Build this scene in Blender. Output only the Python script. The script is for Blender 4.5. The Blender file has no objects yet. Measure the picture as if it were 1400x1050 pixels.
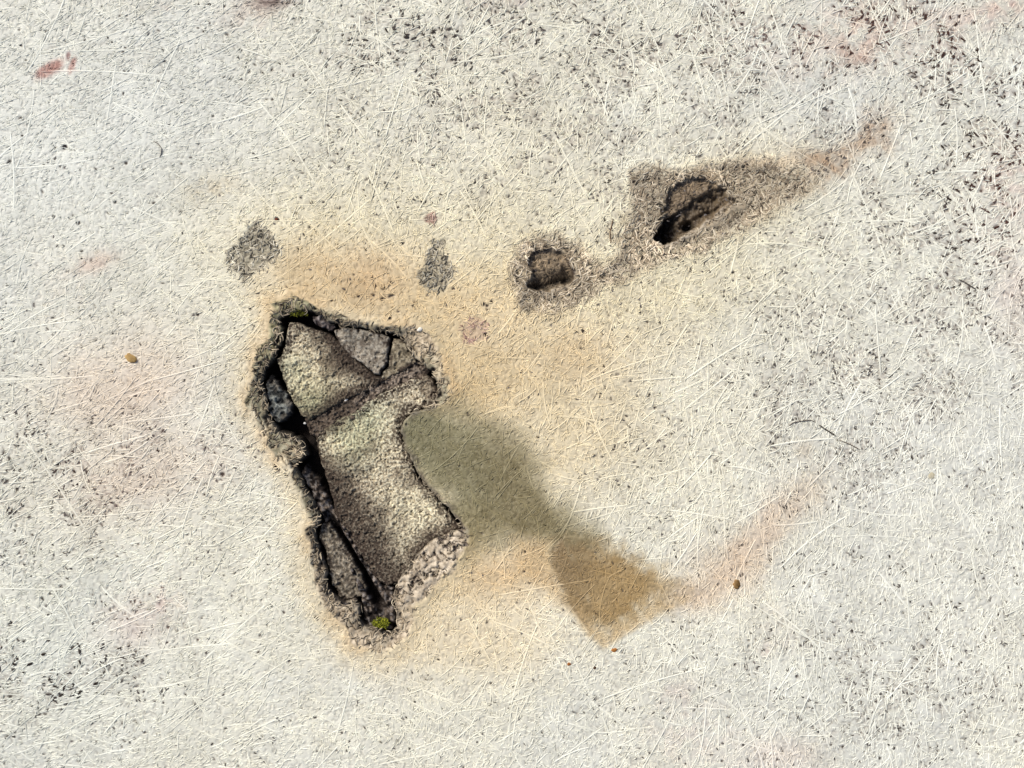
import bpy, math
import numpy as np
from mathutils import Vector

# ------------------------------------------------------------------ camera, sky, sun, exposure
S = 0.0005                       # metres per unit; one unit = 1/1400 of the width of the view
sc = bpy.context.scene
COL = sc.collection
cam_d = bpy.data.cameras.new('camera'); cam = bpy.data.objects.new('camera', cam_d); COL.objects.link(cam)
CAM_H = 1900 * S
cam_d.sensor_width = 36; cam_d.lens = 36 * CAM_H / (1400 * S)
cam_d.clip_start = 0.01; cam_d.clip_end = 50
cam.location = (0, 0, CAM_H)
sc.camera = cam
SUN_EL, SUN_AZ = math.radians(44), math.radians(-48)    # azimuth from +Y clockwise: light from upper left
w = bpy.data.worlds.new('World'); sc.world = w; w.use_nodes = True
nt = w.node_tree; bg = nt.nodes['Background']
sky = nt.nodes.new('ShaderNodeTexSky'); sky.sky_type = 'NISHITA'; sky.sun_disc = False
sky.sun_elevation = SUN_EL; sky.sun_rotation = SUN_AZ
sky.air_density = 0.6; sky.dust_density = 2.5; sky.ozone_density = 1.0
nt.links.new(sky.outputs[0], bg.inputs[0]); bg.inputs[1].default_value = 0.07
sd = bpy.data.lights.new('sun', 'SUN'); sd.energy = 1.5; sd.angle = math.radians(12); sd.color = (1.0, 0.995, 0.965)
sun = bpy.data.objects.new('sun', sd); COL.objects.link(sun)
dirv = Vector((math.sin(SUN_AZ) * math.cos(SUN_EL), math.cos(SUN_AZ) * math.cos(SUN_EL), math.sin(SUN_EL)))
sun.location = dirv * 2
sun.rotation_euler = dirv.to_track_quat('Z', 'Y').to_euler()
sc.view_settings.view_transform = 'Standard'; sc.view_settings.look = 'None'
sc.view_settings.gamma = 1; sc.view_settings.exposure = 1.17
try: sc.view_settings.use_curve_mapping = False
except Exception: pass

# ------------------------------------------------------------------ numeric helpers
rng = np.random.default_rng(11)
F = np.float32
_T = rng.random((64, 128, 128)).astype(F)

def vn(x, y, s, seed):
    """smooth value noise 0..1"""
    t = _T[seed % 64]
    a = x / s + seed * 7.31; b = y / s + seed * 3.77
    i = np.floor(a).astype(np.int32); j = np.floor(b).astype(np.int32)
    u = (a - i).astype(F); v = (b - j).astype(F)
    u = u * u * (3 - 2 * u); v = v * v * (3 - 2 * v)
    i &= 127; j &= 127; i1 = (i + 1) & 127; j1 = (j + 1) & 127
    return (t[i, j] * (1 - u) + t[i1, j] * u) * (1 - v) + (t[i, j1] * (1 - u) + t[i1, j1] * u) * v

def fbm(x, y, s, seed, o=3):
    r = 0; a = 1.0; n = 0
    for k in range(o):
        r = r + a * vn(x, y, s / 2 ** k, seed + k); n += a; a *= 0.55
    return r / n

def ss(e0, e1, x):
    t = np.clip((x - e0) / (e1 - e0), 0, 1)
    return t * t * (3 - 2 * t)

def sdf(poly, x, y, reach=None):
    """signed distance to a polygon, negative inside"""
    P = np.array(poly, F); Q = np.roll(P, -1, 0)
    if reach is not None:
        out = np.full(x.shape, reach, F)
        m = (x > P[:, 0].min() - reach) & (x < P[:, 0].max() + reach) & (y > P[:, 1].min() - reach) & (y < P[:, 1].max() + reach)
        if m.any(): out[m] = np.minimum(sdf(poly, x[m], y[m]), reach)
        return out
    d = np.full(x.shape, 1e12, F); ins = np.zeros(x.shape, bool)
    for (ax, ay), (bx, by) in zip(P, Q):
        ex, ey = bx - ax, by - ay
        wx, wy = x - ax, y - ay
        t = np.clip((wx * ex + wy * ey) / (ex * ex + ey * ey + 1e-9), 0, 1)
        d = np.minimum(d, (wx - ex * t) ** 2 + (wy - ey * t) ** 2)
        c = (ay > y) != (by > y)
        if ey != 0: ins ^= c & (x < ex * (y - ay) / ey + ax)
    d = np.sqrt(d)
    return np.where(ins, -d, d).astype(F)

def rag(poly, x, y, reach=None, amp=5, s=14, seed=3):
    """distance to a polygon whose outline is roughened by noise"""
    wx = x + (fbm(x, y, s, seed) - .5) * 2 * amp; wy = y + (fbm(x, y, s, seed + 9) - .5) * 2 * amp
    return sdf(poly, wx, wy, reach)

def zoomed(x0, y0, k, pts): return [(x0 + u / k, y0 + v / k) for u, v in pts]
def lin(c):
    c = np.clip(np.asarray(c, F) / 255.0, 0, 1)
    return np.where(c <= 0.04045, c / 12.92, ((c + 0.055) / 1.055) ** 2.4).astype(F)
def mixc(C, col, a):
    a = np.asarray(a, F)[..., None]
    return C * (1 - a) + np.asarray(col, F) * a

# ------------------------------------------------------------------ outlines (x right, y down, as seen from above)
z1 = lambda p: zoomed(320, 380, 4.038, p)
z2 = lambda p: zoomed(320, 620, 3.5, p)
z3 = lambda p: zoomed(680, 200, 3.182, p)
z4 = lambda p: zoomed(540, 520, 2.763, p)
z5 = lambda p: zoomed(290, 270, 3.415, p)
OPEN = (z1([(235,225),(255,205),(320,195),(370,188),(430,183),(480,205),(510,240),(560,255),(640,268),(720,280),(800,292),(870,302),
            (945,330),(955,385),(990,430),(1030,470),(1085,520),(1115,580),(1120,650),(1085,715),(985,738),(938,780),(918,840),(935,925),(975,990),(1000,1050)])
        + z2([(890,120),(960,200),(1045,290),(1085,345),(1090,362),(1040,378),(960,408),(890,460),(830,550),(780,620),(755,690),(772,760),(778,835),
              (745,872),(680,835),(622,828),(597,800),(602,735),(572,707),(532,716),(482,692),(440,635),(436,560),(414,490),(388,430),(378,372),(410,325),
              (380,240),(340,170),(310,95),(268,48)])
        + z1([(315,1035),(360,1012),(392,985),(385,940),(345,880),(290,868),(235,835),(185,765),(168,650),(148,575),(172,500),(212,440),(248,370),(266,280)]))
OUTER = (z1([(195,135),(260,125),(340,98),(400,105),(455,140),(540,190),(620,225),(720,245),(830,255),(920,258),(1000,262),(1065,300),(1115,370),(1145,440),(1175,540),(1205,610),(1165,690),(1080,720),(985,740),(935,785),(912,850),(925,910),(970,980),(1010,1050)])
         + z2([(850,70),(900,115),(965,190),(1050,285),(1100,345),(1130,395),(1118,450),(1085,520),(1010,590),(960,640),(890,710),(850,730),(855,780),(840,830),(810,885),(760,935),(690,955),(620,945),(565,912),(535,850),(478,795),(435,725),(380,640),(368,540),(352,450),(332,380),(336,342),(360,335),(335,240),(295,150),(265,65),(240,10)])
         + z1([(300,1050),(240,1000),(195,930),(165,870),(145,800),(105,740),(72,680),(70,610),(90,520),(115,440),(155,350),(195,320),(190,240)]))
DENT2_OUT = z3([(100,440),(180,405),(250,400),(330,440),(400,500),(450,550),(430,640),(370,670),(280,700),(200,722),(100,690),(85,610),(72,540)])
DENT2_IN = z3([(132,480),(160,450),(215,446),(262,450),(296,478),(316,520),(336,560),(334,592),(300,610),(240,620),(190,636),(148,630),(124,602),(140,572),(152,530),(130,512)])
DENT3_OUT = z3([(600,125),(700,100),(760,130),(850,110),(930,90),(1050,85),(1180,75),(1290,110),(1375,160),(1300,225),(1235,230),(1150,310),(1000,380),(900,440),(740,490),(640,525),(560,560),(460,590),(430,560),(520,515),(545,480),(530,380),(590,300),(590,220)])
DENT3_LEDGE = z3([(735,260),(765,185),(820,145),(900,142),(960,165),(1000,190),(1010,240),(1060,245),(960,302),(860,362),(780,412),(720,432),(683,402),(690,370),(740,330)])
DENT3_SLOT = z3([(683,402),(695,350),(750,310),(810,262),(880,215),(935,180),(985,178),(1005,215),(1010,245),(940,300),(855,358),(780,405),(722,428)])
PATCH_A = z5([(160,130),(215,112),(270,160),(300,200),(325,245),(290,290),(240,335),(190,350),(155,395),(130,350),(80,332),(68,260),(125,210),(150,180)])
PATCH_B = z5([(1040,200),(1092,192),(1062,250),(1095,282),(1125,340),(1110,400),(1080,440),(1020,440),(980,405),(962,350),(1000,320),(1000,270)])
PATCH_C = z5([(1165,610),(1200,570),(1260,562),(1290,600),(1280,650),(1230,680),(1180,680)])
PATCH_D = z5([(985,95),(1020,80),(1062,92),(1030,118),(1000,110)])
GREEN = z4([(20,150),(60,118),(150,105),(260,140),(380,175),(450,230),(500,300),(550,385),(610,450),(680,530),(750,600),(720,680),(610,670),(560,620),(450,590),(370,620),(270,650),(230,590),(190,500),(130,410),(50,280),(0,230)])
BROWN = z4([(600,640),(640,590),(700,590),(800,610),(880,640),(950,690),(1050,720),(1120,790),(1090,830),(1000,860),(900,930),(850,965),(790,995),(740,960),(690,890),(640,800),(600,700)])
TANL = z4([(440,600),(580,610),(600,700),(640,800),(660,860),(560,780),(470,720)])
FLAKY = z2([(780,622),(830,552),(890,462),(960,405),(1040,375),(1092,358),(1122,400),(1110,452),(1080,522),(1010,585),(960,632),(880,705),(838,712),(790,690)])

# ------------------------------------------------------------------ the fine height field of the sheet
STEP = 1.2
MX, MY = 60, 50
gx = np.arange(-MX, 1400 + MX + STEP, STEP).astype(F)
gy = np.arange(-MY, 1050 + MY + STEP, STEP).astype(F)
X, Y = np.meshgrid(gx, gy)
NY, NX = X.shape

d_open = rag(OPEN, X, Y, 60, 3.2, 9, 5)
d_out = rag(OUTER, X, Y, 130, 7, 18, 7) + 2.0
d2o = rag(DENT2_OUT, X, Y, 40, 6, 14, 12); d2i = rag(DENT2_IN, X, Y, 30, 7, 12, 15)
d3o = rag(DENT3_OUT, X, Y, 40, 8, 18, 18); d3l = rag(DENT3_LEDGE, X, Y, 40, 9, 14, 21); d3s = rag(DENT3_SLOT, X, Y, 40, 5.5, 8, 24)
dpa = rag(PATCH_A, X, Y, 20, 5, 10, 30); dpb = rag(PATCH_B, X, Y, 20, 5, 9, 31)
dpc = rag(PATCH_C, X, Y, 20, 6, 9, 32); dpd = rag(PATCH_D, X, Y, 20, 4, 8, 33)
dg = rag(GREEN, X, Y, 60, 6, 40, 40); db = rag(BROWN, X, Y, 60, 4, 22, 41); dt = rag(TANL, X, Y, 50, 8, 30, 42)
dfl = rag(FLAKY, X, Y, 20, 8, 9, 44)

def blob(cx, cy, rx, ry, ang=0, p=2.0, warp=.35, seed=1):
    a = math.radians(ang); R = max(rx, ry)
    m = (np.abs(X - cx) < 2.6 * R) & (np.abs(Y - cy) < 2.6 * R)
    out = np.zeros(X.shape, F)
    if not m.any(): return out
    x, y = X[m], Y[m]
    s = max(min(rx, ry) * .9, 6)
    dx = x - cx + (fbm(x, y, s, seed) - .5) * 2 * rx * warp; dy = y - cy + (fbm(x, y, s, seed + 5) - .5) * 2 * ry * warp
    u = (dx * math.cos(a) - dy * math.sin(a)) / rx; v = (dx * math.sin(a) + dy * math.cos(a)) / ry
    out[m] = np.exp(-(u * u + v * v) ** (p / 2))
    return out

# --- colour of the resin (seen in neutral light)
C = np.empty(X.shape + (3,), F); C[:] = (226, 223, 210)
n_big = fbm(X, Y, 170, 50, 4); n_mid = fbm(X, Y, 45, 52, 3); n_sm = fbm(X, Y, 12, 54, 3)
C = mixc(C, (218, 219, 215), ss(.45, .62, n_big) * .4)
for (cx, cy, rx, ry, ang, col, a) in [
    (120, 230, 290, 280, 0, (217, 219, 215), .75), (1330, 640, 300, 420, 0, (219, 219, 214), .6), (1120, 150, 240, 110, 20, (214, 216, 214), .45),
    (60, 900, 190, 150, 0, (214, 217, 211), .6), (1080, 960, 260, 110, 0, (218, 219, 213), .5),
    (650, 500, 380, 330, 0, (229, 220, 196), .6), (560, 340, 300, 110, 0, (229, 216, 182), .55), (430, 330, 110, 60, 0, (228, 214, 180), .5),
    (505, 384, 76, 44, 0, (196, 164, 122), .80), (420, 378, 60, 45, 0, (208, 180, 138), .65), (560, 410, 70, 34, 0, (210, 184, 144), .7), (640, 400, 90, 50, 0, (224, 204, 164), .55),
    (680, 470, 110, 90, 10, (216, 188, 144), .75), (780, 430, 130, 60, 10, (225, 206, 172), .6), (650, 530, 60, 50, 0, (206, 178, 130), .7),
    (760, 500, 130, 80, 0, (225, 208, 176), .55), (770, 600, 100, 90, 0, (222, 202, 164), .65), (780, 480, 60, 40, 0, (205, 176, 134), .45),
    (610, 800, 100, 80, 10, (223, 204, 168), .7), (690, 790, 60, 40, 0, (210, 178, 134), .75), (600, 880, 120, 50, 0, (226, 208, 176), .6), (700, 860, 90, 60, 0, (226, 210, 180), .6),
    (980, 330, 170, 90, 25, (228, 220, 194), .55), (880, 400, 150, 50, 15, (227, 215, 184), .55), (1000, 260, 110, 60, 20, (222, 206, 174), .45),
    (170, 530, 100, 70, 20, (222, 194, 172), .5), (200, 655, 110, 50, 15, (220, 197, 176), .5), (90, 400, 60, 70, 0, (220, 200, 182), .35), (130, 360, 30, 12, 20, (210, 170, 150), .4),
    (1165, 45, 60, 45, 0, (206, 168, 150), .6), (1170, 60, 46, 24, -25, (200, 162, 144), .45), (1090, 90, 60, 40, 0, (210, 186, 170), .4), (1265, 30, 60, 25, 0, (214, 180, 168), .5), (1380, 8, 30, 10, 0, (170, 90, 80), .5), (1345, 22, 40, 20, 0, (150, 90, 80), .35),
    (1200, 180, 16, 26, 25, (184, 156, 132), .7), (1125, 222, 34, 14, -20, (176, 150, 124), .7), (1160, 205, 40, 14, 30, (190, 166, 142), .6), (1212, 150, 16, 20, 0, (208, 190, 172), .5), (1140, 225, 80, 14, 35, (186, 160, 134), .5), (1050, 225, 60, 12, 5, (196, 174, 148), .5),
    (940, 812, 40, 20, 0, (196, 160, 128), .4), (985, 780, 55, 40, 25, (216, 194, 170), .6), (1010, 770, 70, 24, 45, (216, 194, 170), .6), (1060, 710, 70, 24, 45, (218, 194, 172), .55), (950, 1000, 70, 55, 0, (206, 184, 176), .5), (925, 950, 24, 16, 20, (176, 148, 146), .4), (1060, 860, 20, 26, 20, (196, 172, 160), .45), (1048, 890, 14, 10, 0, (190, 150, 142), .4),
    (218, 825, 28, 20, 0, (208, 168, 162), .55), (180, 860, 40, 30, 0, (214, 196, 188), .5), (1390, 255, 34, 46, 0, (208, 172, 164), .55), (1385, 400, 30, 60, 0, (214, 196, 190), .4), (1070, 1035, 60, 26, 0, (216, 198, 190), .4),
    (345, 12, 34, 20, 10, (172, 146, 132), .6), (370, 2, 26, 10, 0, (120, 100, 92), .6), (225, 8, 10, 5, 0, (170, 130, 118), .6), (700, 0, 34, 10, 0, (160, 130, 128), .7), (350, 30, 40, 18, 0, (206, 184, 168), .5),
    (290, 258, 40, 20, 10, (206, 194, 168), .55), (1100, 615, 12, 12, 0, (190, 172, 150), .4), (1110, 675, 24, 22, 0, (218, 202, 182), .4)]:
    pink = col[0] - (col[1] + col[2]) / 2 > 24 and col[1] - col[2] < 20
    C = mixc(C, col, a * (.32 if pink else 1) * blob(cx, cy, rx, ry, ang, seed=int(cx) % 40 + 1) * (.2 + 1.4 * ss(.36, .7, n_sm) if pink else (.45 + 1.0 * ss(.35, .65, n_sm) if max(rx, ry) <= 84 and cy < 260 else 1)))
C = mixc(C, (216, 194, 154), (1 - ss(0, 50, d_out)) * .5)
C = mixc(C, (204, 166, 116), (1 - ss(0, 24, d_out)) * ss(.45, .62, vn(X, Y, 60, 58)) * .35)
for nn, k in ((n_mid, 10), (n_sm, 9)): C = C + ((nn - .5) * 2 * k)[..., None]
# green and brown band: damp stained laminate
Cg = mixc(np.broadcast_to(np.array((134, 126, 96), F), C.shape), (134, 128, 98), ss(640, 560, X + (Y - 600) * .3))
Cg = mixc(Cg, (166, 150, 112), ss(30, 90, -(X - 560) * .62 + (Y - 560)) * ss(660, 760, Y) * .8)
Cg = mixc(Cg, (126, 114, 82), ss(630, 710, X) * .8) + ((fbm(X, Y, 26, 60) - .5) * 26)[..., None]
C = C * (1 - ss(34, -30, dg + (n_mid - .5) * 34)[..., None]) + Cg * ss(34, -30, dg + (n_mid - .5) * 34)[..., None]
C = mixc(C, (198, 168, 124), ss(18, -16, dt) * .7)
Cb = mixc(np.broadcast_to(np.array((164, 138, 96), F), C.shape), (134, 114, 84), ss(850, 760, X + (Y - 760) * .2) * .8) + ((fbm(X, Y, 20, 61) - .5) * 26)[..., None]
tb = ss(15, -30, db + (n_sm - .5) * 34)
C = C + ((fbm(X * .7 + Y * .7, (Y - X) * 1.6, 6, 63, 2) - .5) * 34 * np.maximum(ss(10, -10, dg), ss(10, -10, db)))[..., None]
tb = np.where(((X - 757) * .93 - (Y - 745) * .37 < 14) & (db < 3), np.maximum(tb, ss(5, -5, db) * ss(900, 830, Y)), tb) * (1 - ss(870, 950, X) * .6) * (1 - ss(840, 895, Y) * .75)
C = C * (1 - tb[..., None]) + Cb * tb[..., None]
C = mixc(C, (200, 170, 124), ss(10, 0, db) * ss(-18, -3, db) * ss(780, 860, Y) * .5)
# red marks
for (cx, cy, rx, ry, ang, col, a) in [(68, 94, 22, 9, 30, (158, 98, 86), .8), (93, 76, 3, 6, 0, (130, 80, 78), .7), (98, 90, 4, 12, -20, (176, 116, 104), .75), (1168, 78, 26, 9, -20, (176, 132, 114), .3)]:
    C = mixc(C, col, a * blob(cx, cy, rx, ry, ang, 4, .2, 7) * (.4 + .9 * fbm(X, Y, 5, 8)).clip(0, 1))

# --- bare, weathered laminate around the openings
w_rim = ss(4, -3, d_out + (n_sm - .5) * 12)
Cr = np.empty_like(C); Cr[:] = (168, 154, 129)
Cr = mixc(Cr, (130, 124, 102), ss(.42, .6, fbm(X, Y, 20, 64)) * .8)
Cr = mixc(Cr, (146, 142, 104), ss(470, 400, X) * ss(560, 440, Y) * .6)
Cr = mixc(Cr, (180, 162, 138), ss(540, 580, X) * ss(470, 440, Y - 30) * .8)
Cr = mixc(Cr, (184, 166, 146), ss(700, 780, Y) * .6)
Cr = mixc(Cr, (178, 163, 143), ss(3, -3, dfl) * .95)
Cr = Cr + ((fbm(X, Y, 5, 66, 2) - .5) * 80)[..., None]
C = C * (1 - w_rim[..., None]) + Cr * w_rim[..., None]
Cd = np.empty_like(C); Cd[:] = (160, 145, 122)
Cd = Cd + ((fbm(X, Y, 4.5, 67, 2) - .5) * 90)[..., None]
a = np.maximum(ss(14, -12, d2o + (n_sm - .5) * 30) * .66, ss(18, -14, d3o + (n_sm - .5) * 40) * .6) * (1 - ss(1030, 1150, X) * .35)
C = C * (1 - a[..., None]) + Cd * a[..., None]
C = mixc(C, (140, 122, 98), ss(1, -4, d2i) * .7); C = mixc(C, (136, 116, 90), ss(1, -4, d3l) * .7)
C = mixc(C, (62, 54, 40), ss(2, -4, d3s) * .6)
C = mixc(C, (44, 34, 26), ss(2.6, .8, np.abs(d2i)) * ss(385, 365, Y - (X - 745) * .2) * ss(.3, .5, fbm(X, Y, 9, 11)) * .9)  # shade painted as a dark line along the small dent's upper-left edge
C = mixc(C, (44, 34, 26), ss(2.4, .8, np.abs(d3l)) * ss(8, -8, (Y - 290) * .8 + (X - 950) * .5) * ss(.3, .5, fbm(X, Y, 9, 14)) * .85)  # painted shade line on the upper-left side of the large dent's ledge
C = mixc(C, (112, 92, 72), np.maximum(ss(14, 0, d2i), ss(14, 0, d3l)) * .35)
C = mixc(C, (186, 176, 162), ss(2.6, .6, np.abs(d2i - 3)) * ss(390, 396, Y) * .7)  # light catching the small dent's lower lip, painted as a pale line
C = mixc(C, (188, 176, 160), ss(2.4, .6, np.abs(d3s - 3)) * ss(2, 10, (Y - 300) * .86 + (X - 943) * .5) * .7)  # painted highlight on the slot's lower-right lip
C = mixc(C, (34, 29, 24), ss(2, -6, d2i) * ss(376, 394, Y + (X - 745) * .3) * .8)  # shade painted into the colour of the small dent's deep lower end
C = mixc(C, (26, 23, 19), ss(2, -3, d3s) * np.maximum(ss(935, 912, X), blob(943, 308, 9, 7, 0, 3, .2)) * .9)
for d, col, k in ((dpa, (156, 148, 128), .8), (dpb, (162, 153, 132), .7), (dpc, (196, 168, 144), .6), (dpd, (150, 122, 110), .8)):
    C = mixc(C, col, ss(2, -3, d + (n_sm - .5) * 5) * k)

def crack(s_, seed, wd=.02):
    return ss(wd * 1.8, wd * .5, np.abs(fbm(X, Y, s_, seed, 3) - .5))
zone_r = ss(2, -3, d_out); zone_d = np.maximum(ss(4, -4, d2o), ss(4, -6, d3o)); zone_p = np.maximum(ss(0, -3, dpa), ss(0, -3, dpb))
CRK = np.clip(crack(13, 25, .022) * zone_r * (.35 + ss(560, 420, X)) + crack(15, 28, .022) * zone_d * .75 + crack(8, 35, .035) * zone_p * .45, 0, 1)
C = mixc(C, (58, 46, 38), CRK * .75)
# --- heights
rim_h = -.4 - 3.0 * ss(0, 1, np.clip(-d_out / (np.abs(-d_out) + np.maximum(d_open, 0) + 1e-3), 0, 1))
H0 = (fbm(X, Y, 260, 70, 3) - .5) * 5 * ss(2, 48, np.minimum(np.minimum(X + MX, 1400 + MX - X), np.minimum(Y + MY, 1050 + MY - Y))) + (n_mid - .5) * .7
H0 = H0 + 1.6 * np.exp(-((d_out - 4) / 9) ** 2)                      # lip swollen round the break
H0 = H0 + np.where(d_out < 0, rim_h + (fbm(X, Y, 7, 72, 3) - .5) * 4.5, 0) * ss(0, -3, d_out)
H0 = H0 - 2.2 * ss(2, -10, d2o) - 2.4 * ss(2, -12, d3o)
H0 = H0 - 1.2 * (ss(1, -3, dpa) + ss(1, -3, dpb) + .4 * ss(1, -3, dpc) + .6 * ss(1, -3, dpd))
crease = ss(3.5, 0, np.abs(db + 1)) * ((X - 757) * .93 - (Y - 745) * .37 < 10) * ss(735, 760, Y) * ss(880, 850, Y)
H0 = H0 + 1.4 * ss(1, -2, db) * ss(60, 10, np.abs(X - 775)) - 1.0 * crease
C = mixc(C, (104, 84, 54), crease * .35)
emb = np.clip(ss(6, -10, dg) * .25 + ss(4, -8, db) * .12 + blob(130, 260, 220, 220) * .55 + blob(300, 900, 240, 130) * .35 + blob(450, 370, 160, 60) * .3 + blob(700, 850, 170, 90) * .2, 0, .8)

H = H0 - 3 * CRK
H = H - .3 - .6 * (fbm(X, Y, 4.5, 74, 2)) * (1 - emb)
# --- cavities cut into the sheet
H = H - ss(1.5, -2.5, d2i) * 5 - ss(0, -6, d2i) * (1 + 20 * ss(366, 398, Y + (X - 750) * .35)) + np.where(d2i < 0, (fbm(X, Y, 7, 76) - .5) * 7, 0)
H = H - ss(.8, -1.8, d3l) * 6 + np.where(d3l < 0, (fbm(X, Y, 7, 77) - .5) * 7, 0)
H = H - ss(1, -3, d3s) * (11 + 16 * ss(935, 905, X)) + np.where(d3s < -2, (fbm(X, Y, 9, 78) - .5) * 16, 0) - 16 * blob(943, 308, 9, 7, 0, 3, .2)
H = H + 1.8 * np.exp(-((d3l - 4) / 4) ** 2) * ss(-4, 6, (Y - 300) * .8 + (X - 960) * .5)
# --- dirt pits between the strands
pit_d = np.clip(.11 + .9 * blob(640, 80, 240, 130) + .9 * blob(1050, 60, 260, 130) + .75 * blob(1300, 300, 200, 260) + .5 * blob(860, 230, 200, 70) + .75 * blob(60, 660, 130, 90)
                + .7 * blob(60, 930, 130, 60) + .6 * blob(190, 860, 60, 50) + .6 * blob(1150, 560, 160, 120) + .5 * blob(1250, 930, 200, 130) + .12 * blob(960, 560, 160, 150)
                + .5 * blob(230, 620, 110, 60) - .35 * blob(150, 230, 240, 230) - .3 * blob(320, 780, 160, 130), .06, 1.1)
pit_d *= (1 - ss(10, -10, dg) * .8) * (1 - ss(8, -8, db) * .3) * ss(-2, 6, d_out)
clump = fbm(X, Y, 34, 80, 2)
pit_d *= .2 + 1.5 * ss(.36, .7, clump)
big_d = np.clip(blob(1260, 40, 170, 60) + blob(1330, 190, 90, 90) + .8 * blob(560, 60, 120, 60) + .9 * blob(30, 660, 70, 70) + .7 * blob(60, 930, 120, 50) + .6 * blob(100, 900, 90, 40) + .7 * blob(1350, 330, 70, 90) + .5 * blob(860, 40, 150, 40), 0, 1)
ORI = fbm(X, Y, 90, 82, 2) * 4.5 + 0.2 * (X < 400)
D = np.zeros(X.shape, F); Hp = np.zeros(X.shape, F)
def stamp(px, py, L, Wd, th, depth, dirt):
    r = int((L * 1.6 + 2) / STEP)
    i = int((py + MY) / STEP); j = int((px + MX) / STEP)
    if i < r or j < r or i >= NY - r - 1 or j >= NX - r - 1: return
    sl = (slice(i - r, i + r + 1), slice(j - r, j + r + 1))
    dx = X[sl] - px; dy = Y[sl] - py; c, s = math.cos(th), math.sin(th)
    u = (dx * c + dy * s) / L; v = (-dx * s + dy * c + .12 * dx * dx / L) / Wd
    g = np.exp(-((u * u) ** 1.5 + v * v))
    D[sl] = np.maximum(D[sl], g * dirt); Hp[sl] = np.minimum(Hp[sl], -g * depth)
SPK = []
N_P = 34000
pxs = rng.uniform(-MX + 5, 1400 + MX - 5, N_P); pys = rng.uniform(-MY + 5, 1050 + MY - 5, N_P)
ii = ((pys + MY) / STEP).astype(int); jj = ((pxs + MX) / STEP).astype(int)
pr = pit_d[ii, jj]; keep = rng.random(N_P) < pr * .72
OANG = ORI[ii, jj] + rng.normal(0, .7, N_P)
bigs = big_d[ii, jj]
for k in np.nonzero(keep)[0]:
    b = bigs[k] if rng.random() < .45 else 0
    stamp(pxs[k], pys[k], rng.uniform(1.6, 3.6) * (1 + 1.0 * b), rng.uniform(.9, 1.6) * (1 + .7 * b), OANG[k], rng.uniform(1.2, 2.6), rng.uniform(.1, .6))
    SPK.append((pxs[k], pys[k], rng.uniform(1.1, 2.7) * (1 + 1.5 * b), rng.uniform(.6, 1.15) * (1 + 1.0 * b), k)) if rng.random() < .62 else None
# a fine web of shallow gaps between strands everywhere
N_G = 62000
pxs = rng.uniform(-MX + 5, 1400 + MX - 5, N_G); pys = rng.uniform(-MY + 5, 1050 + MY - 5, N_G)
ii = ((pys + MY) / STEP).astype(int); jj = ((pxs + MX) / STEP).astype(int)
oth = ORI[ii, jj] + rng.normal(0, .9, N_G); md = np.clip(.5 + pit_d[ii, jj], .45, 1.2) * (d_out[ii, jj] > 0)
for k in range(N_G):
    stamp(pxs[k], pys[k], rng.uniform(1.8, 4.2), rng.uniform(.8, 1.3), oth[k], rng.uniform(.5, 1.3), rng.uniform(.06, .34) * md[k])
# dark round specks, scattered
for k in range(260):
    stamp(rng.uniform(-60, 1460), rng.uniform(-60, 1110), rng.uniform(1.3, 2.4), rng.uniform(1.3, 2.2), rng.uniform(0, 3), 2.2, rng.uniform(.7, 1.25))
for px, py, L, W_, th in [(525, 393, 4, 2.6, 2.6), (533, 388, 5, 2, 2.4), (524, 408, 4, 2, 2.5), (535, 404, 5, 1.6, 2.7), (510, 404, 2.5, 2, 0), (490, 405, 2, 1.6, 0), (513, 391, 3, 1.6, 1), (549, 302, 3.4, 2.2, .8), (579, 276, 4, 2.4, 0), (550, 332, 2.6, 2, .5),
                        (568, 414, 2.4, 2, 0), (661, 416, 2.4, 2.2, 0), (666, 418, 2, 1.8, 0), (672, 413, 2.2, 2, 1), (304, 649, 3, 2.8, 0), (664, 458, 2.6, 2.4, 0), (600, 272, 2, 2, 0), (798, 453, 3, 2.4, .3), (379, 300, 3.0, 2.6, .4), (533, 435, 2.4, 2, 0), (432, 846, 3.2, 3.0, 0), (369, 794, 2, 1.8, 0), (371, 829, 2, 1.6, 0),
                        (88, 201, 3.6, 3, 1.2), (76, 203, 2.4, 1.6, 0), (172, 223, 2, 1.8, 0), (12, 222, 4, 1.8, 2.2), (107, 305, 2.6, 2, 0), (270, 430, 2.2, 2.4, 0), (72, 436, 2.2, 2.2, 0), (79, 635, 3.4, 2.4, 0), (378, 640, 6, 2.2, .9), (390, 650, 4, 2, .4), (14, 853, 3.6, 2.4, 2)]:
    stamp(px, py, L, W_, th, 3, 1.3)
H = H + Hp * (1 - ss(-3, -8, d_out))
dirt_c = np.array((66, 56, 48), F)
red = np.clip(blob(1200, 40, 180, 60) + blob(215, 830, 50, 50) + blob(1380, 280, 60, 120) + .5 * blob(200, 650, 150, 90), 0, 1)[..., None]
red = red * .45
dirt_c = dirt_c * (1 - red) + np.array((92, 54, 46), F) * red
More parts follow.
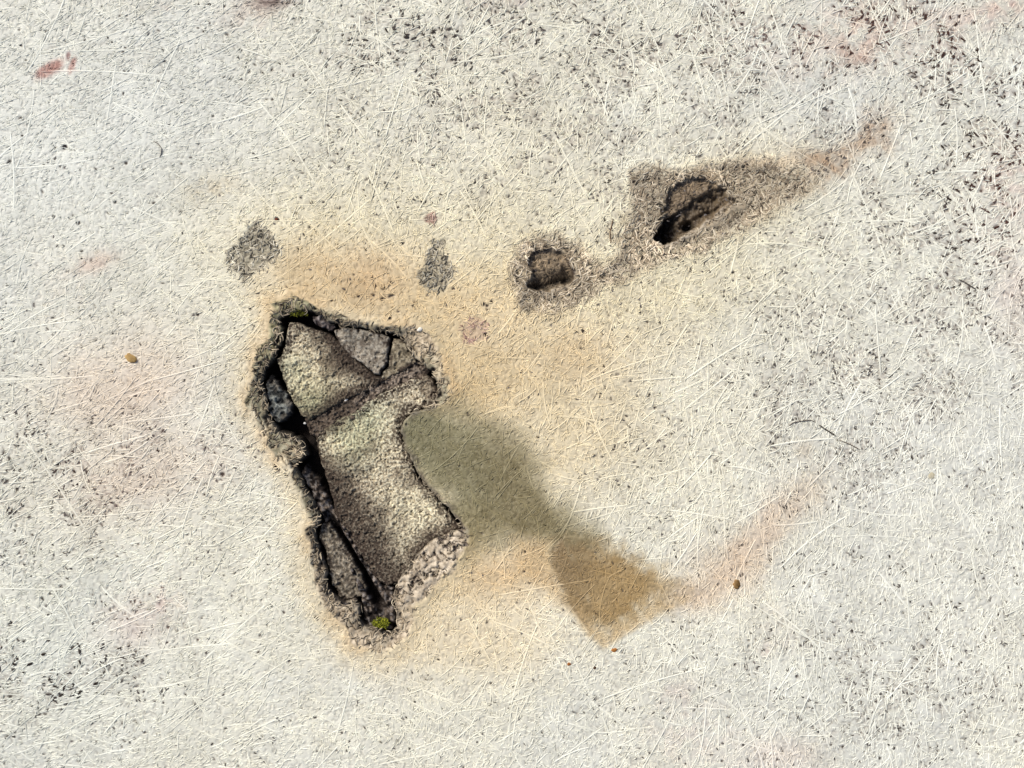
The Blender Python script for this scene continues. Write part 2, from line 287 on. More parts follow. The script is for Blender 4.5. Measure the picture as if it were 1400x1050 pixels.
# grime held in the low resin between strands, unevenly spread
grime = np.clip(.06 + .28 * (pit_d - .3), .06, .35) * (.35 + .9 * ss(.35, .7, fbm(X, Y, 5, 84, 2)))
C = C * np.array((1.0, .995, .962), F)
C_fib = C.copy()
C = C * (1 - .085 * (1 - emb * .5) * ss(0, 6, d_out))[..., None]
C = C * (1 - (grime * .55 * (1 - emb * .8) * ss(-4, 4, d_out))[..., None]) + dirt_c * 1.9 * (grime * .55 * (1 - emb * .8) * ss(-4, 4, d_out))[..., None]
Dm = np.clip(D, 0, 1)[..., None]
local_dirt = dirt_c * .55 + C * .28
stained = np.clip(ss(10, -10, dg) + ss(8, -8, db), 0, 1)[..., None] * .5
dc2 = dirt_c * (1 - stained) + local_dirt * stained
C = C * (1 - Dm) + dc2 * Dm
# slots eaten into the crumbling patch
slot = np.clip(ss(.62, .72, fbm(X * .8 + Y * .6, (Y - X) * 1.1, 9, 86, 3)) + crack(12, 37, .022) * .8, 0, 1) * ss(0, -3, dfl)
C = mixc(C, (62, 50, 44), slot * .8); H = H - slot * 4 + 2.5 * ss(1, -4, dfl) + (fbm(X, Y, 6, 38, 2) - .5) * 5 * ss(0, -3, dfl)
hole_n = ss(.58, .66, fbm(X, Y, 7, 88, 2)) * ss(0, -4, d_out) * ss(9, 4, d_open) * (1 - ss(0, -3, dfl))
C = mixc(C, (40, 33, 29), hole_n * .85); H = H - hole_n * 5
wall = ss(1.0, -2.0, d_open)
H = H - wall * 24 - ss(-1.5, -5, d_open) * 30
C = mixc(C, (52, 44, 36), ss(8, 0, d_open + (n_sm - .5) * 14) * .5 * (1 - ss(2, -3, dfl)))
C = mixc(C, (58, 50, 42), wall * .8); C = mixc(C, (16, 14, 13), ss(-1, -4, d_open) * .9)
C = mixc(C, (150, 140, 122), ss(2.2, .8, np.abs(d_open - 1.2)) * .35 * ss(.35, .6, fbm(X, Y, 15, 90)))

# ------------------------------------------------------------------ mesh helpers
def new_mesh(name, V, quads, col, tris=None, smooth=True):
    """V: (n,3) in picture units with y already up"""
    me = bpy.data.meshes.new(name)
    nq = len(quads); nt_ = 0 if tris is None else len(tris)
    me.vertices.add(len(V)); me.vertices.foreach_set('co', (V * S).astype(F).ravel())
    loops = quads.ravel() if tris is None else np.concatenate([quads.ravel(), tris.ravel()])
    me.loops.add(len(loops)); me.loops.foreach_set('vertex_index', loops.astype(np.int32))
    me.polygons.add(nq + nt_)
    st = np.arange(nq) * 4
    if nt_: st = np.concatenate([st, nq * 4 + np.arange(nt_) * 3])
    me.polygons.foreach_set('loop_start', st.astype(np.int32))
    me.update(calc_edges=True)
    if smooth: me.polygons.foreach_set('use_smooth', np.ones(nq + nt_, bool))
    if col is not None:
        at = me.color_attributes.new('tint', 'FLOAT_COLOR', 'POINT')
        rgba = np.ones((len(V), 4), F); rgba[:, :3] = lin(col)
        at.data.foreach_set('color', rgba.ravel())
    return me

def link(name, me, mat, parent=None, label=None, cat=None, group=None, kind=None, loc=None):
    o = bpy.data.objects.new(name, me); COL.objects.link(o)
    if me is not None and mat is not None and not me.materials: me.materials.append(mat)
    if parent is not None: o.parent = parent
    if loc is not None: o.location = loc
    if label: o['label'] = label
    if cat: o['category'] = cat
    if group: o['group'] = group
    if kind: o['kind'] = kind
    return o

def grid_mesh(name, x, y, h, col, mask=None):
    ny, nx = x.shape
    idx = np.arange(ny * nx).reshape(ny, nx)
    q = np.stack([idx[:-1, :-1], idx[1:, :-1], idx[1:, 1:], idx[:-1, 1:]], -1).reshape(-1, 4)
    V = np.stack([x - 700, 525 - y, h], -1).reshape(-1, 3); c = col.reshape(-1, 3)
    if mask is not None:
        m = (mask[:-1, :-1] & mask[1:, :-1] & mask[1:, 1:] & mask[:-1, 1:]).ravel()
        q = q[m]; used = np.zeros(len(V), bool); used[q.ravel()] = True
        re = np.cumsum(used) - 1; q = re[q]; V = V[used]; c = c[used]
    return new_mesh(name, V, q, c)

def material(name, rough=.6, spec=.3, bump=.0, bscale=900, grain=.08, gscale=700, speck=None, bdist=.0004):
    m = bpy.data.materials.new(name); m.use_nodes = True
    n = m.node_tree.nodes; l = m.node_tree.links; b = n['Principled BSDF']
    at = n.new('ShaderNodeAttribute'); at.attribute_name = 'tint'
    tc = n.new('ShaderNodeTexCoord')
    nz = n.new('ShaderNodeTexNoise'); nz.inputs['Scale'].default_value = gscale; nz.inputs['Detail'].default_value = 3
    l.new(tc.outputs['Object'], nz.inputs['Vector'])
    mr = n.new('ShaderNodeMapRange'); mr.inputs[1].default_value = .3; mr.inputs[2].default_value = .7
    mr.inputs[3].default_value = 1 - grain; mr.inputs[4].default_value = 1 + grain
    l.new(nz.outputs['Fac'], mr.inputs[0])
    mx = n.new('ShaderNodeVectorMath'); mx.operation = 'SCALE'
    l.new(at.outputs['Color'], mx.inputs[0]); l.new(mr.outputs[0], mx.inputs['Scale'])
    out = mx.outputs[0]
    if speck:
        vo = n.new('ShaderNodeTexVoronoi'); vo.inputs['Scale'].default_value = speck; l.new(tc.outputs['Object'], vo.inputs['Vector'])
        sep = n.new('ShaderNodeSeparateColor'); l.new(vo.outputs['Color'], sep.inputs[0])
        mr2 = n.new('ShaderNodeMapRange'); mr2.inputs[3].default_value = .7; mr2.inputs[4].default_value = 1.25; l.new(sep.outputs[0], mr2.inputs[0])
        mx2 = n.new('ShaderNodeVectorMath'); mx2.operation = 'SCALE'; l.new(out, mx2.inputs[0]); l.new(mr2.outputs[0], mx2.inputs['Scale']); out = mx2.outputs[0]
    l.new(out, b.inputs['Base Color'])
    b.inputs['Roughness'].default_value = rough; b.inputs['Specular IOR Level'].default_value = spec
    if bump:
        nb = n.new('ShaderNodeTexNoise'); nb.inputs['Scale'].default_value = bscale; nb.inputs['Detail'].default_value = 2
        l.new(tc.outputs['Object'], nb.inputs['Vector'])
        bp = n.new('ShaderNodeBump'); bp.inputs['Strength'].default_value = bump; bp.inputs['Distance'].default_value = bdist
        l.new(nb.outputs['Fac'], bp.inputs['Height']); l.new(bp.outputs[0], b.inputs['Normal'])
    return m

M_resin = material('weathered_resin', .55, .3, .35, 700, .05, 900)
M_strand = material('glass_strand', .5, .35, 0, 900, .04, 500)
M_bare = material('bare_strand', .75, .15, 0, 900, .12, 900)
M_stone = material('gritty_mortar', .9, .1, .6, 1100, .12, 1500, speck=900)
M_soil = material('dark_soil', .95, .05, .6, 700, .3, 900)
M_moss = material('moss', .8, .15, 0, 700, .2, 900)
M_flake = material('debris', .7, .2, .3, 1200, .15, 1500)

# ------------------------------------------------------------------ the sheet
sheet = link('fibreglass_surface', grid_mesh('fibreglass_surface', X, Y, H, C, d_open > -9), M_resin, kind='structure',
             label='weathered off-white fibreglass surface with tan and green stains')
# its continuation outside the view, coarser
ax = np.concatenate([np.linspace(-2600, -MX + 2, 60), np.linspace(-MX + 2, 1400 + MX - 2, 90)[1:-1], np.linspace(1400 + MX - 2, 4000, 60)]).astype(F)
ay = np.concatenate([np.linspace(-2400, -MY + 2, 60), np.linspace(-MY + 2, 1050 + MY - 2, 70)[1:-1], np.linspace(1050 + MY - 2, 3450, 60)]).astype(F)
AX, AY = np.meshgrid(ax, ay)
far_ = np.maximum(np.maximum(-MX - AX, AX - 1400 - MX), np.maximum(-MY - AY, AY - 1050 - MY))
AH = -.7 + far_ * 0
AC = np.empty(AX.shape + (3,), F); AC[:] = (202, 199, 183); AC = mixc(AC, (206, 198, 176), ss(.5, .65, fbm(AX, AY, 300, 92)) * .6) + ((fbm(AX, AY, 40, 93) - .5) * 30)[..., None]
am = ~((AX > -MX + 4) & (AX < 1400 + MX - 4) & (AY > -MY + 4) & (AY < 1050 + MY - 4))
me = grid_mesh('surface_margin', AX, AY, AH, AC, am)
link('surface_margin', me, M_resin, sheet)

def samp(A, px, py):
    fx = np.clip((px + MX) / STEP, 0, NX - 1.001); fy = np.clip((py + MY) / STEP, 0, NY - 1.001)
    j = fx.astype(int); i = fy.astype(int); u = fx - j; v = fy - i
    if A.ndim == 3: u = u[..., None]; v = v[..., None]
    return (A[i, j] * (1 - u) + A[i, j + 1] * u) * (1 - v) + (A[i + 1, j] * (1 - u) + A[i + 1, j + 1] * u) * v

# ------------------------------------------------------------------ dirt packed in the gaps: small dark irregular crumbs
OA_ = np.array([OANG[t[4]] for t in SPK], F); sx = np.array([t[0] for t in SPK], F); sy = np.array([t[1] for t in SPK], F); sl_ = np.array([t[2] for t in SPK], F); sw_ = np.array([t[3] for t in SPK], F)
an = np.arange(6) * math.pi / 3
ra = rng.uniform(.6, 1.25, (len(sx), 6)).astype(F)
uu = np.cos(an)[None] * ra * sl_[:, None]; vv = np.sin(an)[None] * ra * sw_[:, None]
qx = sx[:, None] + uu * np.cos(OA_)[:, None] - vv * np.sin(OA_)[:, None]; qy = sy[:, None] + uu * np.sin(OA_)[:, None] + vv * np.cos(OA_)[:, None]
okk = samp(d_out, sx, sy) > 4
qx, qy, sx, sy = qx[okk], qy[okk], sx[okk], sy[okk]; nS = len(sx)
zc = samp(H0, sx, sy)
VV = np.concatenate([np.stack([sx, sy, zc + .25], -1)[:, None, :], np.stack([qx, qy, np.repeat(zc[:, None] - .15, 6, 1)], -1)], 1).reshape(-1, 3)
bI = np.arange(nS)[:, None] * 7; kk = np.arange(6)[None]
TT = np.stack([np.broadcast_to(bI, (nS, 6)), bI + 1 + (kk + 1) % 6, bI + 1 + kk], -1).reshape(-1, 3)
VV[:, 0] -= 700; VV[:, 1] = 525 - VV[:, 1]
rs = samp(red[..., 0] * 1.0, sx, sy); st_ = samp(stained[..., 0], sx, sy)
cs = np.array((50, 43, 38), F) * (1 - rs[:, None]) + np.array((96, 52, 42), F) * rs[:, None]
cs = cs + (rng.uniform(0, 70, nS) * (1 - .8 * np.clip(samp(big_d, sx, sy), 0, 1)))[:, None] ; cs = cs * (1 - st_[:, None]) + samp(C_fib, sx, sy) * .6 * st_[:, None]
link('packed_dirt', new_mesh('packed_dirt', VV.astype(F), np.zeros((0, 4), int), np.repeat(cs, 7, 0).astype(F), TT), bpy.data.materials['dark_soil'], sheet, kind='stuff')

# ------------------------------------------------------------------ strands
def paths(px, py, L, th, K, bend, seed=0):
    """curved centre lines (N,K,2)"""
    N = len(px); t = np.linspace(-.5, .5, K)[None, :]
    a = th[:, None] + bend[:, None] * t
    dx = np.cos(a) * (L / (K - 1))[:, None]; dy = np.sin(a) * (L / (K - 1))[:, None]
    x = np.cumsum(dx, 1); y = np.cumsum(dy, 1)
    x = x - x[:, K // 2:K // 2 + 1] + px[:, None]; y = y - y[:, K // 2:K // 2 + 1] + py[:, None]
    return x, y

def ridge_mesh(name, x, y, z, wd, hh, col):
    """half-round ridges: three vertices a ring; z is the crest, hh how far the sides drop"""
    N, K = x.shape
    tx = np.gradient(x, axis=1); ty = np.gradient(y, axis=1); n = np.sqrt(tx * tx + ty * ty) + 1e-6
    nx_, ny_ = -ty / n, tx / n
    prof = np.ones(K); prof[0] = prof[-1] = .25
    W = wd[:, None] * prof
    A = np.stack([x + nx_ * W, y + ny_ * W, z - hh[:, None]], -1)
    B = np.stack([x, y, z], -1)
    Cc = np.stack([x - nx_ * W, y - ny_ * W, z - hh[:, None]], -1)
    V = np.stack([A, B, Cc], 2)                      # N,K,3,3
    base = (np.arange(N)[:, None] * K + np.arange(K - 1)[None, :]) * 3
    q1 = np.stack([base, base + 3, base + 4, base + 1], -1); q2 = np.stack([base + 1, base + 4, base + 5, base + 2], -1)
    Q = np.concatenate([q1.reshape(-1, 4), q2.reshape(-1, 4)])
    cc = np.repeat(col[:, :, None, :], 3, 2).reshape(-1, 3)
    V = V.reshape(-1, 3).copy(); V[:, 0] -= 700; V[:, 1] = 525 - V[:, 1]
    return new_mesh(name, V, Q, cc)

def clean_strands(N, Lr, Wr, K, seed, rise, shade=(1.0, 1.05), anis=.9):
    r = np.random.default_rng(seed)
    px = r.uniform(-MX + 4, 1400 + MX - 4, N); py = r.uniform(-MY + 4, 1050 + MY - 4, N)
    L = r.uniform(*Lr, N) * (.6 + .8 * r.random(N) ** 2); 
    th = np.where(r.random(N) < .45, samp(ORI, px, py) + r.normal(0, anis, N), r.uniform(0, 6.28, N))
    th = np.where((px < 420) & (r.random(N) < .5), -.38 + r.normal(0, .35, N), th)
    th = np.where((px > 900) & (py > 560) & (r.random(N) < .4), 1.45 + r.normal(0, .35, N), th)
    x, y = paths(px, py, L, th, K, r.normal(0, .24, N))
    e = samp(emb, px, py); 
    do = samp(d_out, x, y).min(1); i2 = samp(d2i, x, y).min(1); i3 = samp(d3l, x, y).min(1)
    inside = (x.min(1) > -MX + 3) & (x.max(1) < 1400 + MX - 3) & (y.min(1) > -MY + 3) & (y.max(1) < 1050 + MY - 3)
    ok = inside & (do > 2) & (i2 > 1) & (i3 > 1) & ((L < 24) | (np.minimum(samp(d2o, x, y), samp(d3o, x, y)).min(1) > -3))
    ok &= ~((samp(dpa, px, py) < 0) | (samp(dpb, px, py) < 0)) 
    ok &= r.random(N) > e * .25
    x, y, e = x[ok], y[ok], e[ok]; n = len(x)
    wd = r.uniform(*Wr, n)
    z = samp(H0, x, y) + (rise * (1 - e * .85) * r.uniform(.3, 1, n))[:, None]
    z[:, 0] -= 1.2; z[:, -1] -= 1.2
    c = samp(C_fib, x, y) * r.uniform(*shade, n)[:, None, None]
    # stained strands in the torn-brown zones
    return x, y, z, wd, np.full(n, 1.0) + 0 * wd, np.clip(c, 0, 238)

x, y, z, wd, hh, c = clean_strands(86000, (7, 17), (.5, .95), 3, 21, .55, (.96, 1.06))
link('short_strands', ridge_mesh('short_strands', x, y, z, wd, hh, c), M_strand, sheet, kind='stuff')
x, y, z, wd, hh, c = clean_strands(4200, (18, 65), (.6, 1.05), 6, 22, .42, (.96, 1.03))
link('long_strands', ridge_mesh('long_strands', x, y, z, wd, hh, c), M_strand, sheet, kind='stuff')
x, y, z, wd, hh, c = clean_strands(390, (70, 150), (.8, 1.3), 12, 23, .55, (.97, 1.03))
for k in range(min(300, len(x))):
    s_ = slice(k, k + 1)
    link('strand', ridge_mesh('strand', x[s_], y[s_], z[s_], wd[s_], hh[s_], c[s_]), M_strand, sheet)

# the same mat goes on beyond the view: one patch of strands and dirt, repeated by shared mesh data
rt = np.random.default_rng(77); TW, TH = 1400 + 2 * MX, 1050 + 2 * MY
nT = 52000; tpx = rt.uniform(12, TW - 12, nT); tpy = rt.uniform(12, TH - 12, nT)
tx_, ty_ = paths(tpx, tpy, rt.uniform(8, 22, nT), rt.uniform(0, 6.28, nT), 3, rt.normal(0, .3, nT))
tz_ = np.repeat(rt.uniform(-.2, .4, nT)[:, None], 3, 1); tz_[:, 0] -= 1; tz_[:, -1] -= 1
tc_ = np.array((220, 219, 206), F) * rt.uniform(.95, 1.04, nT)[:, None]; tc_ = np.repeat(tc_[:, None], 3, 1)
tile_me = ridge_mesh('margin_strands', tx_, ty_, tz_, rt.uniform(.7, 1.3, nT), np.full(nT, 1.2), tc_)
nD = 5200; dx_, dy_ = paths(rt.uniform(5, TW - 5, nD), rt.uniform(5, TH - 5, nD), rt.uniform(2, 6, nD), rt.uniform(0, 6.28, nD), 3, rt.normal(0, .5, nD))
dirt_me = ridge_mesh('margin_dirt', dx_, dy_, np.full((nD, 3), -.25), rt.uniform(.8, 1.8, nD), np.full(nD, .5), np.broadcast_to(np.array((78, 68, 60), F), (nD, 3, 3)))
for ti in (-1, 0, 1):
    for tj in (-1, 0, 1):
        if ti or tj:
            for nm, m_, mt in (('margin_strands', tile_me, M_strand), ('margin_dirt', dirt_me, bpy.data.materials['dark_soil'])):
                link(nm, m_, mt, sheet, kind='stuff', loc=((ti * TW - MX) * S, (-tj * TH + MY) * S, 0))

# bare frayed strands on the torn and worn zones
def bare_strands(N, field, lo, hi, box, Lr, Wr, colA, colB, seed, rise=1.2, bend=1.4, K=5, guard=True, dark=.0):
    r = np.random.default_rng(seed)
    px = r.uniform(box[0], box[2], N); py = r.uniform(box[1], box[3], N)
    f = samp(field, px, py); ok = (f > lo) & (f < hi); px, py = px[ok], py[ok]; n = len(px)
    x, y = paths(px, py, r.uniform(*Lr, n), r.uniform(0, 6.28, n), K, r.normal(0, bend, n))
    if guard:
        ok = (samp(d_open, x, y).min(1) > -4) & (samp(d3s, x, y).min(1) > -2) & (np.abs(samp(d2i, x, y)).min(1) > .5)
        x, y = x[ok], y[ok]; n = len(x)
    z = samp(H0, x, y) if guard else samp(H, x, y)
    z = np.maximum(z, samp(np.where(d3l < 2, H, H0 - 2), x, y)) if guard else z
    in3 = samp(d3l, x, y) < 0; in2 = samp(d2i, x, y) < 0
    z = np.where(in3 | in2, samp(H, x, y), z) + (rise * r.uniform(.1, 1, n))[:, None]
    z[:, 0] -= .8; z[:, -1] -= .8
    t = r.random(n)[:, None]; c = np.array(colA, F) * (1 - t) + np.array(colB, F) * t
    c = np.where((r.random(n) < dark)[:, None], c * .4, c)
    ins = (in2 | in3).mean(1)[:, None] > .3; cm = samp(C, x, y).mean(1); c = np.where(ins, cm * .9 * (.6 + .8 * r.random(n))[:, None] + c * .1, c)
    c = np.repeat(c[:, None, :], K, 1) * (.7 + .6 * fbm(x, y, 26, 62, 2))[..., None]
    edge = ss(-3, 12, samp(field, x, y))[..., None]; c = c * (1 - edge) + samp(C_fib, x, y) * edge
    return x, y, z, r.uniform(*Wr, n), np.full(n, 1.1), c
def bare(name, *a, **k):
    link(name, ridge_mesh(name, *bare_strands(*a, **k)), M_bare, sheet, kind='stuff')
bare('frayed_strands', 7500, d_out, -40, 1, (335, 395, 650, 900), (4, 13), (.4, .8), (124, 110, 90), (196, 180, 152), 31, 1.1, dark=.2)
bare('brown_strands', 9500, np.minimum(d2o, d3o), -60, 13, (685, 205, 1145, 445), (5, 17), (.6, 1.05), (132, 116, 94), (220, 205, 178), 32, 1.2, dark=.10)
bare('grey_strands', 2600, np.minimum(dpa, dpb), -40, 3, (300, 290, 640, 415), (5, 13), (.6, 1.0), (128, 118, 100), (208, 200, 178), 33, 1.2, dark=.14)
bare('reddish_strands', 500, np.minimum(dpc, dpd), -40, 2, (570, 285, 680, 480), (6, 14), (.6, .9), (150, 116, 104), (206, 180, 160), 34, 1.2)

# ------------------------------------------------------------------ floor of the main hole
def local(x0, y0, x1, y1, st):
    return np.meshgrid(np.arange(x0, x1, st).astype(F), np.arange(y0, y1, st).astype(F))
fx, fy = local(330, 395, 660, 890, 1.6)
fh = -46 + (fbm(fx, fy, 22, 95, 4) - .5) * 16 + (fbm(fx, fy, 5, 97, 2) - .5) * 5
TRENCH = z2([(330,60),(420,150),(470,240),(560,380),(640,520),(700,620),(770,640),(780,760),(770,880),(600,850),(590,700),(520,520),(440,380),(410,320),(360,220),(290,80)])
tr = rag(TRENCH, fx, fy, 30, 5, 12, 13)
core = ss(9, 2, np.abs((fx - 462) * .86 - (fy - 733) * .5 + 0) ) * ss(690, 735, fy) * ss(850, 820, fy)
up = ss(4, -6, tr) * (1 - core * .95)
fh = fh + 31 * up + (fbm(fx, fy, 6, 98, 3) - .5) * 14 * up
fc = np.empty(fx.shape + (3,), F); fc[:] = (34, 29, 26)
fc = mixc(fc, (128, 114, 100), np.clip(up * ss(.46, .66, fbm(fx, fy, 4, 99, 2)), 0, 1) * .85)
fc = mixc(fc, (150, 144, 138), up * ss(.64, .72, vn(fx, fy, 3.2, 45)) * .6)
link('cavity_floor', grid_mesh('cavity_floor', fx, fy, fh, fc), M_soil, kind='structure', label='dark earthy floor at the bottom of the main hole')

# ------------------------------------------------------------------ broken blocks inside the hole
def block(name, poly, label, cat, top, colfun, bevel=2.5, skirt=34, st=.85, rough=1.8, tilt=(0, 0), amp=2.2, ragS=8, group=None, mat=None, seed=0, grit=3.0):
    P = np.array(poly); cx, cy = P.mean(0)
    x, y = local(P[:, 0].min() - 8, P[:, 1].min() - 8, P[:, 0].max() + 8, P[:, 1].max() + 8, st)
    d = rag(poly, x, y, None, amp, ragS, seed + 2)
    g = fbm(x, y, grit, seed + 11, 2)
    h = top + tilt[0] * (x - cx) + tilt[1] * (y - cy) + (fbm(x, y, 40, seed + 6) - .5) * 4 + (g - .5) * rough * 2
    h = h - 1.6 * ss(-bevel, 0, d) ** 1.5 + (fbm(x, y, 9, seed + 4, 2) - .5) * 2.2 - 2.4 * ss(.66, .74, fbm(x, y, 6, seed + 8, 2))
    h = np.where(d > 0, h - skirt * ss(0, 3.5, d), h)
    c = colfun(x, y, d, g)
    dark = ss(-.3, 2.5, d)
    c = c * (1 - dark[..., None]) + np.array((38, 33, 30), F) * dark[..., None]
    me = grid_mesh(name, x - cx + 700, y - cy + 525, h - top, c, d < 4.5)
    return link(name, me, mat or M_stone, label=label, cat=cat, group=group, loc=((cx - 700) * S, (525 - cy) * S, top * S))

def gritty(base, hi, lo, edge=(62, 52, 44), lichen=None, la=0, eb=14, sh=None):
    def f(x, y, d, g):
        c = np.empty(x.shape + (3,), F); c[:] = base
        c = mixc(c, hi, ss(.5, .72, g) * .55); c = mixc(c, lo, ss(.45, .28, g) * .62)
        c = c * (1 + (fbm(x, y, 30, 19, 3) - .5) * .55)[..., None]
        st_ = ss(.56, .68, fbm(x, y, 46, 23, 4)); c = mixc(c, (78, 66, 54), st_ * .5)
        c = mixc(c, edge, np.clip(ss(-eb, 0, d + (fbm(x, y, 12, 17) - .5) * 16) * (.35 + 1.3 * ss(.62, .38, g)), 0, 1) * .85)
        if lichen: 
            for (lx, ly, lr, lc) in lichen: c = mixc(c, lc, np.exp(-(((x - lx) ** 2 + (y - ly) ** 2) / lr ** 2)) * .34 * (.5 + g))
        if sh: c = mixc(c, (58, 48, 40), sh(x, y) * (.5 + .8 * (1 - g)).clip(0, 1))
        return c
    return f
G1 = (158, 164, 128)
A_ = z1([(302,240),(345,245),(440,290),(515,303),(570,345),(625,405),(710,485),(775,535),(840,562),(760,605),(640,660),(560,700),(470,755),(410,785),(370,760),(325,690),(290,620),(255,530),(232,450),(268,405),(282,330)])
B_ = z1([(548,292),(600,268),(700,282),(790,300),(852,330),(846,400),(836,470),(800,530),(770,525),(720,480),(640,430),(590,375),(560,330)])
C_ = z1([(880,330),(945,342),(960,390),(1000,430),(1004,462),(930,512),(850,552),(800,560),(812,530),(850,480),(862,400)])
D_ = z1([(380,780),(470,735),(560,675),(700,610),(780,540),(960,470),(1010,450),(1080,500),(1060,575),(900,635),(720,745),(560,830),(455,885),(415,870)])
E_ = z1([(445,855),(550,795),(690,722),(722,694),(890,598),(1010,550),(1050,528),(1100,570),(1130,640),(1100,700),(985,735),(935,780),(915,850),(930,925),(975,1000)]) + z2([(850,70),(885,135),(955,210),(1035,300),(1085,360),(1040,385),(960,415),(895,470),(840,555),(790,620),(740,640),(690,620),(640,560),(590,470),(530,390),(480,300),(455,180),(425,80),(400,10)])
F_ = z2([(418,345),(450,335),(490,400),(540,480),(590,565),(628,645),(610,690),(540,706),(500,702),(462,625),(445,545),(428,470),(400,415),(402,370)])
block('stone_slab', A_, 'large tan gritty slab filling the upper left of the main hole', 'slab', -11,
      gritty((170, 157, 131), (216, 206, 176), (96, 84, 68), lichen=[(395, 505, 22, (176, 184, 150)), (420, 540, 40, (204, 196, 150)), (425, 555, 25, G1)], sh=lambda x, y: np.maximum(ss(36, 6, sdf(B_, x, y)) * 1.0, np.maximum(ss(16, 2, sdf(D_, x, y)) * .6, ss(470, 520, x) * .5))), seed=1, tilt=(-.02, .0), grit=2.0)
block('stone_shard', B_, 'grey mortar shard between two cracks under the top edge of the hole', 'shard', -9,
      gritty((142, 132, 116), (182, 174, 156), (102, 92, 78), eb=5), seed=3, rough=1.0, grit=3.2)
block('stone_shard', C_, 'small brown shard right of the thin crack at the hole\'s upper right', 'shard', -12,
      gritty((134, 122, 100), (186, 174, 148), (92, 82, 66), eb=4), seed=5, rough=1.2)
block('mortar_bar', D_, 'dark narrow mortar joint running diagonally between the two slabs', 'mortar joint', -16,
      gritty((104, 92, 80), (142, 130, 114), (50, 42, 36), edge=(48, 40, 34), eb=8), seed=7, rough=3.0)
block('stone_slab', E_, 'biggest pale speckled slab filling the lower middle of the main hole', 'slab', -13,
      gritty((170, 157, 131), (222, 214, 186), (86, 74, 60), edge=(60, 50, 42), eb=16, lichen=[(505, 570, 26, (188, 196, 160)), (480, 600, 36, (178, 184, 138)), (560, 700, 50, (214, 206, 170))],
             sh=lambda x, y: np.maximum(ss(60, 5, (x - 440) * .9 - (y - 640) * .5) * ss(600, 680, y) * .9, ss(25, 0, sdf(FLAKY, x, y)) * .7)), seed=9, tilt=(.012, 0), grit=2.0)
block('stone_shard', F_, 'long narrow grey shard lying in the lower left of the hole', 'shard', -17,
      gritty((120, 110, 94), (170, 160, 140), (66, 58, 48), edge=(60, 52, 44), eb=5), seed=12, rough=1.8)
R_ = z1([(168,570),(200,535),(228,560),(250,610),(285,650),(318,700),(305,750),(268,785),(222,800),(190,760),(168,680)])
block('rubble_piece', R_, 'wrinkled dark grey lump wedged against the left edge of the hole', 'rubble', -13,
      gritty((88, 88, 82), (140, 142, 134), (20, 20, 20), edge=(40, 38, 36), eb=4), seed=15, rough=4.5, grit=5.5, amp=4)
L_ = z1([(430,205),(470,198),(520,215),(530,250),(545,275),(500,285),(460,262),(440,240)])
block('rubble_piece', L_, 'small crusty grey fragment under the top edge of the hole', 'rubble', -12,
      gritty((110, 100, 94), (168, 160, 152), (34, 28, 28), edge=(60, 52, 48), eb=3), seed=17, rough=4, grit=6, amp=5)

# ------------------------------------------------------------------ small things
def lump(name, px, py, z, rx, ry, rz, rot, c0, c1, label, cat, seed, mat, group=None, sub=3):
    import bmesh
    bm = bmesh.new(); bmesh.ops.create_icosphere(bm, subdivisions=sub, radius=1)
    V = np.array([v.co[:] for v in bm.verts], F); T = np.array([[v.index for v in f.verts] for f in bm.faces]); bm.free()
    n = fbm(V[:, 0] * 10 + V[:, 2] * 7, V[:, 1] * 10 - V[:, 2] * 5, 6, seed, 2)[:, None]
    V = V * (.65 + .7 * n) * np.array((rx, ry, rz), F)
    a = math.radians(rot); V = np.stack([V[:, 0] * math.cos(a) - V[:, 1] * math.sin(a), V[:, 0] * math.sin(a) + V[:, 1] * math.cos(a), V[:, 2]], 1)
    col = np.array(c0, F) * (1 - n) + np.array(c1, F) * n
    me = new_mesh(name, V, np.zeros((0, 4), int), col, T)
    return link(name, me, mat, label=label, cat=cat, group=group, loc=((px - 700) * S, (525 - py) * S, z * S))
def zat(px, py): return float(samp(H, np.array([px]), np.array([py]))[0])

lump('seed_husk', 179, 489.5, zat(179, 489) + 1.2, 8.5, 4.6, 2, -35, (120, 92, 50), (196, 162, 104), 'tan oval husk lying alone on the surface left of the main hole', 'husk', 5, M_flake)
lump('lichen_spot', 1008, 799, zat(1008, 799) + .4, 5.6, 6.2, 1.8, 0, (70, 50, 20), (176, 140, 92), 'round brown lichen crust on the white surface right of the brown stain', 'lichen', 8, M_flake)
lump('lichen_spot', 1274, 650, zat(1274, 650) + .2, 4.6, 5.0, 1.2, 0, (160, 150, 122), (196, 186, 160), 'faint beige round spot on the pale surface near the right side', 'lichen', 9, M_flake)
lump('rust_crumb', 840, 889, zat(840, 889) + .4, 4.2, 2.6, 1.4, 10, (130, 80, 30), (190, 130, 70), 'orange crumb just below the lower tip of the brown stain', 'crumb', 10, M_flake)
lump('rust_crumb', 778, 908, zat(778, 908) + .4, 2.8, 2.4, 1.4, 0, (110, 64, 24), (180, 120, 66), 'orange-brown crumb on white surface below left of the stain tip', 'crumb', 12, M_flake)
lump('rust_crumb', 813, 913, zat(813, 913) + .4, 2.2, 2.4, 1.4, 0, (50, 34, 20), (90, 64, 40), 'tiny dark brown crumb, lowest of those under the brown stain', 'crumb', 14, M_flake)
lump('rust_crumb', 377, 300, zat(377, 300) + .4, 2.6, 2.4, 1.4, 0, (80, 40, 24), (120, 66, 44), 'tiny red-brown crumb above the grey worn patch at upper left', 'crumb', 16, M_flake)
lump('dirt_crumb', 88.5, 200.5, zat(88, 200) + .6, 3.6, 2.8, 1.6, 60, (18, 16, 16), (52, 46, 44), 'black speck of dirt on clean white surface at upper left', 'crumb', 18, M_flake)
